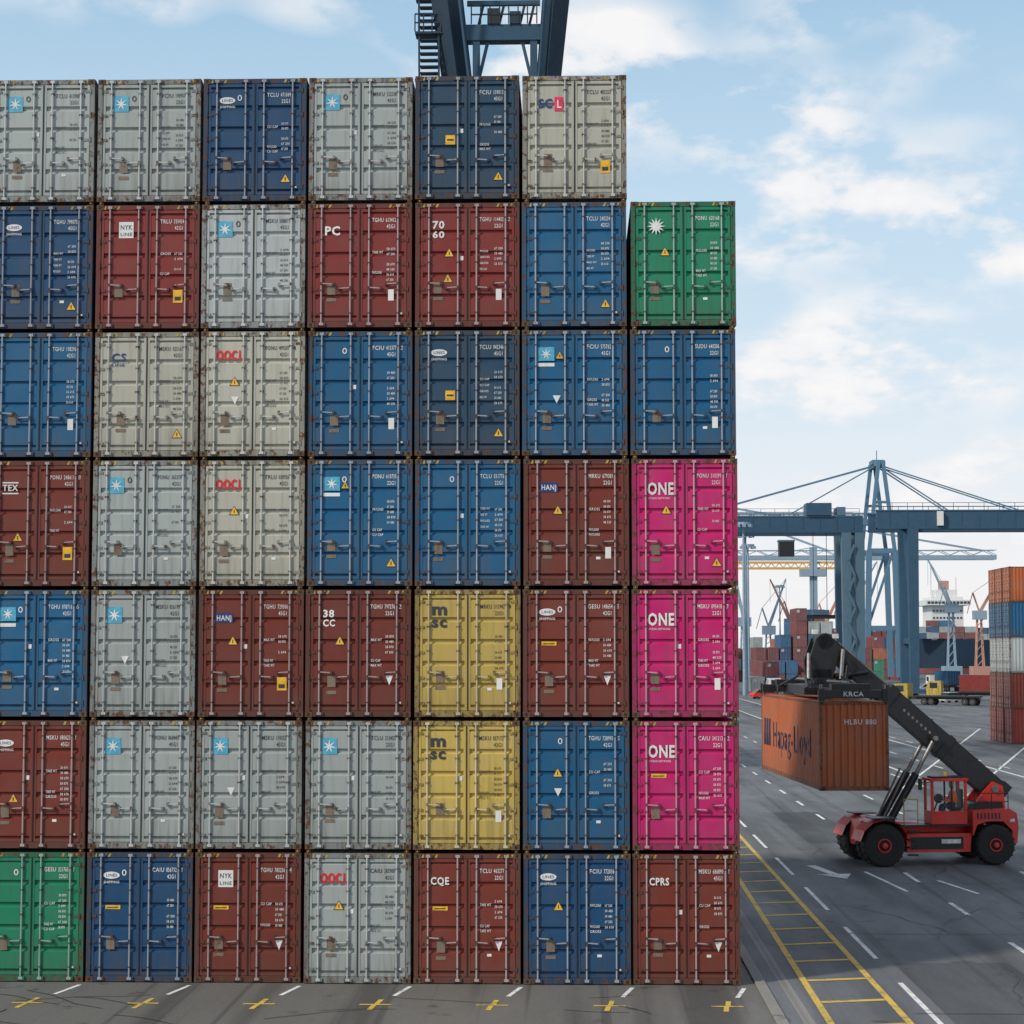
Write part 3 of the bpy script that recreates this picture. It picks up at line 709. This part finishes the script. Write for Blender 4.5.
b.box(SX-.35,SX+.35,-.42,.42,6.45,6.85,BLK); b.cyl((SX,0,6.33),(SX,0,6.5),.5,20,BLK)
b.cyl((SX+.75,-.5,7.55),(SX+.55,-.9,6.5),.07,8,MET); b.cyl((SX-.5,-.5,7.4),(SX-.65,-1.0,6.5),.07,8,MET)
b.cyl((-2.4,-.3,6.75),(-3.6,-.3,6.6),.09,10,BLK); b.cyl((-2.1,.3,6.5),(-3.6,.3,6.6),.09,10,BLK)
for k in range(6):
    y=-.5+k*.2
    pts=[Vector((SX+.65-.1*k,y,7.5)),Vector((SX+.95,y,7.0)),Vector((SX+.85,y-.1,6.5)),Vector((SX+.35,y,6.3))]
    for a,c in zip(pts,pts[1:]): b.cyl(a,c,.028,6,BLK)
for x,z in ((SX+.5,7.95),(SX-.25,8.1)): b.box(x-.1,x+.1,-.5,-.38,z,z+.16,WHT)
b.beam((-.5,-1.3,2.9),(-.95,-1.6,2.9),.03,.03,BLK)
b.box(-1.0,-.92,-1.72,-1.5,2.65,3.05,BLK)
MM=[M_sred,M_black,M_tyre,M_met,M_glass,M_wsh,M_haz]
obj('machine',b.mesh('machine',MM),RS,bevel=.012)
b=MB()
b.box(-.65,.65,-1.6,1.6,5.98,6.32,BLK); b.box(-.77,-.57,-2.6,2.6,6.0,6.3,BLK); b.box(.57,.77,-2.6,2.6,6.0,6.3,BLK)
b.box(-.5,-.3,-5.75,5.75,6.02,6.26,BLK); b.box(.3,.5,-5.75,5.75,6.02,6.26,BLK)
for s in (-1,1):
    b.box(-1.12,1.12,*sorted((s*5.75,s*6.05)),5.95,6.22,BLK)
    b.box(-.65,.65,*sorted((s*5.3,s*5.745)),6.03,6.42,BLK)
    for x in (-1.05,1.04):
        b.cyl((x,s*5.93,5.86),(x,s*5.93,6.4),.055,8,MET); b.box(x-.10,x+.10,*sorted((s*6.052,s*6.10)),5.86,6.26,BLK)
    b.box(-1.05,1.05,*sorted((s*2.62,s*2.9)),6.0,6.25,BLK)
    b.cyl((0,s*1.7,6.45),(0,s*5.2,6.45),.06,8,MET)
    for x in (-.9,.9): b.cyl((x,s*2.75,6.25),(x*.7,s*.8,6.6),.05,8,BLK)
for k in range(7): b.box(-.5+k*.16,-.42+k*.16,-1.2+k*.3,-.9+k*.3,6.33,6.42+.05*(k%3),BLK)
put_text(b,'KRCA',(0,-6.06,6.02),RX,UZ,.15,WHT,.02,center=True,sx=1.1)
CYAW=R(3.4)
sp=obj('spreader',b.mesh('spreader',MM),RS,(SX,0,0),CYAW-R(8),bevel=.012)
c=MB(); x0,x1,y0,y1,z0,z1=-.45,.85,-1.28,-.42,1.42,3.02
c.box(x0,x1,y0,y1,z0,z0+.45,0); c.box(x0-.04,x1+.04,y0-.04,y1+.04,z1-.1,z1,0); c.box(x0+.1,x1-.1,y0+.1,y1-.1,z1,z1+.06,1)
for x in (x0,x1-.09):
    for y in (y0,y1-.09): c.box(x,x+.09,y,y+.09,z0+.45,z1-.1,0)
for y in (y0+.005,y1-.07): c.box(.27,.33,y,y+.05,z0+.45,z1-.1,1)
c.box(.40,.72,y0+.25,y1-.2,z0+.47,z0+.57,1); c.box(.70,.78,y0+.22,y1-.2,z0+.55,z0+1.2,1)
c.cyl((-.22,y0+.43,z0+.45),(-.05,y0+.43,z0+.85),.03,8,1); c.lathe_y((-.05,y0+.43,z0+.87),[(.17,-.015),(.17,.015)],16,1)
c.cyl((.2,-.85,z1+.05),(.2,-.85,z1+.2),.06,10,2)
obj('cab',c.mesh('cab',[M_sred,M_black,L_yel]),RS,bevel=.01)
def skin(name,pts,edges,mat,parent,loc):
    me=bpy.data.meshes.new(name); me.from_pydata([p[:3] for p in pts],edges,[]); me.materials.append(mat)
    o=bpy.data.objects.new(name,me); col.objects.link(o); o.parent=parent; o.location=loc
    o.modifiers.new('s','SKIN')
    for i,p in enumerate(pts): me.skin_vertices[0].data[i].radius=(p[3],p[3]*(p[4] if len(p)>4 else 1)); me.skin_vertices[0].data[i].use_root=(i==0)
    ss=o.modifiers.new('ss','SUBSURF'); ss.levels=2; ss.render_levels=2
    return o
M_hv=plain('hi_vis_orange',(.95,.20,.02),.7); M_skin=plain('skin',(.45,.25,.17),.5); M_trs=plain('trousers_navy',(.03,.04,.07),.8)
dl=(.46,-.92,2.00)
skin('jacket',[(0,0,.08,.17),(.02,0,.28,.17),(.0,0,.47,.18),(-.02,0,.56,.07),(-.0,-.19,.50,.08),(-.10,-.25,.26,.06),(-.34,-.16,.22,.045),(0,.19,.50,.08),(-.10,.25,.26,.06),(-.34,.16,.22,.045)],
 [(0,1),(1,2),(2,3),(2,4),(4,5),(5,6),(2,7),(7,8),(8,9)],M_hv,RS,dl)
skin('trousers',[(0,0,.05,.14),(-.1,-.1,.03,.1),(-.42,-.12,.06,.075),(-.46,-.12,-.28,.055),(-.1,.1,.03,.1),(-.42,.12,.06,.075),(-.46,.12,-.28,.055)],
 [(0,1),(1,2),(2,3),(0,4),(4,5),(5,6)],M_trs,RS,dl)
skin('head',[(-.03,0,.58,.05),(-.04,0,.66,.07),(-.05,0,.74,.09),(-.04,0,.82,.075),(-.145,0,.73,.02)],[(0,1),(1,2),(2,3),(2,4)],M_skin,RS,dl)
hh=MB()
for s in (-1,1):
    p=Vector((-.36,s*.16,.22)); hh.beam(p,p+Vector((-.08,-s*.01,.02)),.07,.035,0)
    for k,L in enumerate((.06,.075,.08,.07)):
        q=p+Vector((-.08,-s*.01+(k-1.5)*.018,.02)); e=q+Vector((-L*.6,0,.0)); hh.cyl(q,e,.008,6,0); hh.cyl(e,e+Vector((.01,0,-L*.5)),.007,6,0)
    q=p+Vector((-.03,-s*.04,.01)); hh.cyl(q,q+Vector((-.04,-s*.02,0)),.009,6,0)
    hh.lathe_y((-.125,s*.035,.76),[(.008,-.008),(.008,.008)],8,1)
hh.lathe_y((-.05,0,.84),[(.0,-.1),(.06,-.09),(.1,-.03),(.1,.03),(.06,.09),(0,.1)],16,2)
obj('hands_and_helmet',hh.mesh('hh',[M_skin,M_black,M_wsh]),RS,dl)
m,nt,bb=newmat('cab_glass'); bb.inputs['Base Color'].default_value=(.2,.25,.25,1); bb.inputs['Roughness'].default_value=.03; bb.inputs['Alpha'].default_value=.12
g=MB(); g.poly([(x0+.03,y0+.035,z0+.45),(x1-.03,y0+.035,z0+.45),(x1-.03,y0+.035,z1-.1),(x0+.03,y0+.035,z1-.1)]); g.poly([(x0+.03,y0+.04,z0+.45),(x0+.03,y1-.04,z0+.45),(x0+.03,y1-.04,z1-.1),(x0+.03,y0+.04,z1-.1)])
obj('cab_windows',g.mesh('cab_windows',[m]),RS)
e=empty('shipping_container'); yaw=R(8)
e.location=(12.84+SX*math.cos(yaw),26.5+SX*math.sin(yaw),2.955); e.rotation_euler=(0,0,CYAW); e.scale=(.94,1,1)
shell(e,'orange',R(180),(0,CL/2,0))
l=MB(); hw=CW/2
put_text(l,'Hapag-Lloyd',(-hw-.004,3.4,1.0),(0,-1,0),(0,0,1),.95,0,.0,fit=7.8)
for k in range(3): l.poly([(-hw-.004,5.55-k*.55,1.0),(-hw-.004,5.2-k*.55,1.0),(-hw-.004,5.0-k*.55,2.0),(-hw-.004,5.35-k*.55,2.0)],0)
put_text(l,'HLBU 880',(-.35,-CL/2+.006,2.15),RX,UZ,.17,1,.01,sx=1.0)
obj('lettering',l.mesh('lettering',[plain('decal_hull_blue',(.006,.014,.07),.6),L_white],fix=False),e)

# ------------------------------------------------------------------ trucks and cars in the distance
def tractor(name,loc,rot,cont='red',cabm=None,ls=1):
    e=empty(name,loc,rot); b=MB()
    for x in (-5.6,-4.5,.5,1.5,4.9):
        for y in (-.95,.95): wheel(b,(x,y,.5),.5,.35,1,2,lugs=0)
    b.box(-6.4,5.9,-.5,.5,.8,1.15,3); b.box(-6.4,3.0,-1.2,1.2,1.15,1.35,3)
    b.prism_y([(3.9,.8),(6.2,.8),(6.25,1.9),(5.95,3.0),(3.95,3.05)],-1.15,1.15,0)
    b.prism_y([(6.1,1.95),(6.26,1.95),(6.0,2.85),(5.9,2.85)],-1.0,1.0,4)
    b.box(4.5,5.7,-1.17,-1.152,1.9,2.75,4); b.box(4.5,5.7,1.152,1.17,1.9,2.75,4); b.box(6.24,6.32,-1.2,1.2,.55,.9,3)
    obj('vehicle_body',b.mesh('vehicle',[cabm or M_haz,M_tyre,M_met,M_black,M_glass]),e)
    if cont:
        s=shell(e,cont,R(-90),(-6.3,0,1.37)); s.scale=(1,.76*ls,.9)
    return e
tractor('terminal_truck',(62,266,0),R(160),'red',M_haz,.8); tractor('terminal_truck',(52,238,0),R(150),None,M_haz); tractor('terminal_truck',(52,305,0),R(186),None,M_haz)
tractor('terminal_truck',(40,300,0),R(186),'brown',M_wsh,.66); tractor('terminal_truck',(72,340,0),R(100),'blue',M_wsh,.8)
def car(loc,rot,mt):
    e=empty('parked_car',loc,rot); b=MB()
    for x in (-1.35,1.35):
        for y in (-.75,.75): wheel(b,(x,y,.33),.33,.22,1,2,lugs=0)
    b.prism_y([(-2.2,.35),(2.2,.35),(2.25,.75),(1.2,.95),(-2.1,1.0),(-2.25,.7)],-.88,.88,0)
    b.prism_y([(-1.9,1.0),(1.15,.96),(.45,1.48),(-1.3,1.5)],-.78,.78,3); b.prism_y([(-1.3,1.502),(.4,1.482),(.35,1.53),(-1.25,1.55)],-.74,.74,0)
    obj('vehicle_body',b.mesh('vehicle',[mt,M_tyre,M_met,M_glass]),e)
for a in (((29,235,0),R(80),M_black),((33.5,262,0),R(85),M_wsh),((31,275,0),R(20),M_sred),((38,280,0),R(10),M_steell),((45,330,0),R(0),M_black),((57,252,0),R(30),M_wsh),((36,250,0),R(5),M_black),((68,330,0),R(0),M_wsh),((49,270,0),R(12),M_steell)):
    car(*a)
for x,y in ((33,330),(37,370),(70,620),(110,600),(14,420),(30,300)):
    b=MB(); b.cyl((x,y,0),(x,y,30),.35,10,0,.18); b.cyl((x,y,30),(x,y,30.4),1.4,12,0)
    for k in range(8): t=k*math.pi/4; b.box(x+1.4*math.cos(t)-.3,x+1.4*math.cos(t)+.3,y+1.4*math.sin(t)-.3,y+1.4*math.sin(t)+.3,29.5,30,0)
    obj('floodlight_mast',b.mesh('floodlight_mast',[M_far]))
b=MB(); random.seed(3)
x=-2500; pts=[]
while x<3500:
    pts.append((x,8+9*random.random()+10*math.sin(x*.002)**2)); x+=60
for a,c in zip(pts,pts[1:]): b.poly([(a[0],4000,-2),(c[0],4000,-2),(c[0],4000,c[1]),(a[0],4000,a[1])]); b.poly([(a[0],4000,a[1]),(c[0],4000,c[1]),(c[0],4600,-2),(a[0],4600,-2)])
obj('far_shore_hills',b.mesh('far_shore',[plain('far_shore',(.36,.43,.49),.9,nscale=.01)]))  # pale blue-grey base colour includes the distance haze

# ------------------------------------------------------------------ world
w=bpy.data.worlds.new("World"); scene.world=w; w.use_nodes=True; nt=w.node_tree
bg=nt.nodes['Background']; bg.inputs['Strength'].default_value=.10
sky=N(nt,'ShaderNodeTexSky',sky_type='NISHITA'); sky.sun_disc=False
sx,sy=-.80,-.60; el=38
sky.sun_elevation=R(el); sky.sun_rotation=math.atan2(sx,sy)%(2*math.pi); sky.air_density=1.0; sky.dust_density=.6; sky.ozone_density=1.5
tc=N(nt,'ShaderNodeTexCoord'); sp=N(nt,'ShaderNodeSeparateXYZ'); nt.links.new(tc.outputs['Generated'],sp.inputs[0])
zc=sp.outputs['Z']
hz=mix(nt,ramp(nt,zc,.25,.75,.85,.15),sky.outputs[0],(3.8,6.3,8.5))
hz=mix(nt,ramp(nt,zc,.02,.36,.92,0),hz,(8.4,9.1,9.6))
hz=mix(nt,ramp(nt,zc,.0,.15,.7,0),hz,(9.9,9.1,8.7))
zz=mathn(nt,'ADD',mathn(nt,'MAXIMUM',zc,0),.30)
dv=N(nt,'ShaderNodeCombineXYZ')
nt.links.new(mathn(nt,'DIVIDE',sp.outputs['X'],zz),dv.inputs[0]); nt.links.new(mathn(nt,'DIVIDE',sp.outputs['Y'],zz),dv.inputs[1]); dv.inputs[2].default_value=8.1
n1=noise(nt,mapping(nt,dv.outputs[0],(6.5,6.0,1)),1.3,8,.58)
n2=noise(nt,mapping(nt,dv.outputs[0],(2.8,2.8,1)),1.2,2,.5)
cf=mathn(nt,'MULTIPLY',ramp(nt,n1,.45,.57),ramp(nt,n2,.38,.50))
shade=mix(nt,ramp(nt,n1,.52,.68),(8.6,8.8,9.1),(10.0,9.7,9.5))
cl=mix(nt,mathn(nt,'MULTIPLY',cf,.9),hz,shade)
nt.links.new(cl,bg.inputs[0])
sd=bpy.data.lights.new('sun','SUN'); sd.energy=3.2; sd.angle=R(5); sd.color=(1,.92,.80)
so=bpy.data.objects.new('sun',sd); col.objects.link(so)
dirv=Vector((sx*math.cos(R(el)),sy*math.cos(R(el)),math.sin(R(el))))
so.rotation_euler=dirv.to_track_quat('Z','Y').to_euler()
cd=bpy.data.cameras.new('camera'); co=bpy.data.objects.new('camera',cd); col.objects.link(co)
cd.sensor_width=36; cd.lens=1950/1024*36; cd.clip_end=20000; cd.clip_start=.5
co.location=(0,-44.4,7.43); co.rotation_euler=(R(90+4.135),0,R(1.8))
scene.camera=co
scene.view_settings.view_transform='Standard'; scene.view_settings.look='None'; scene.view_settings.exposure=0
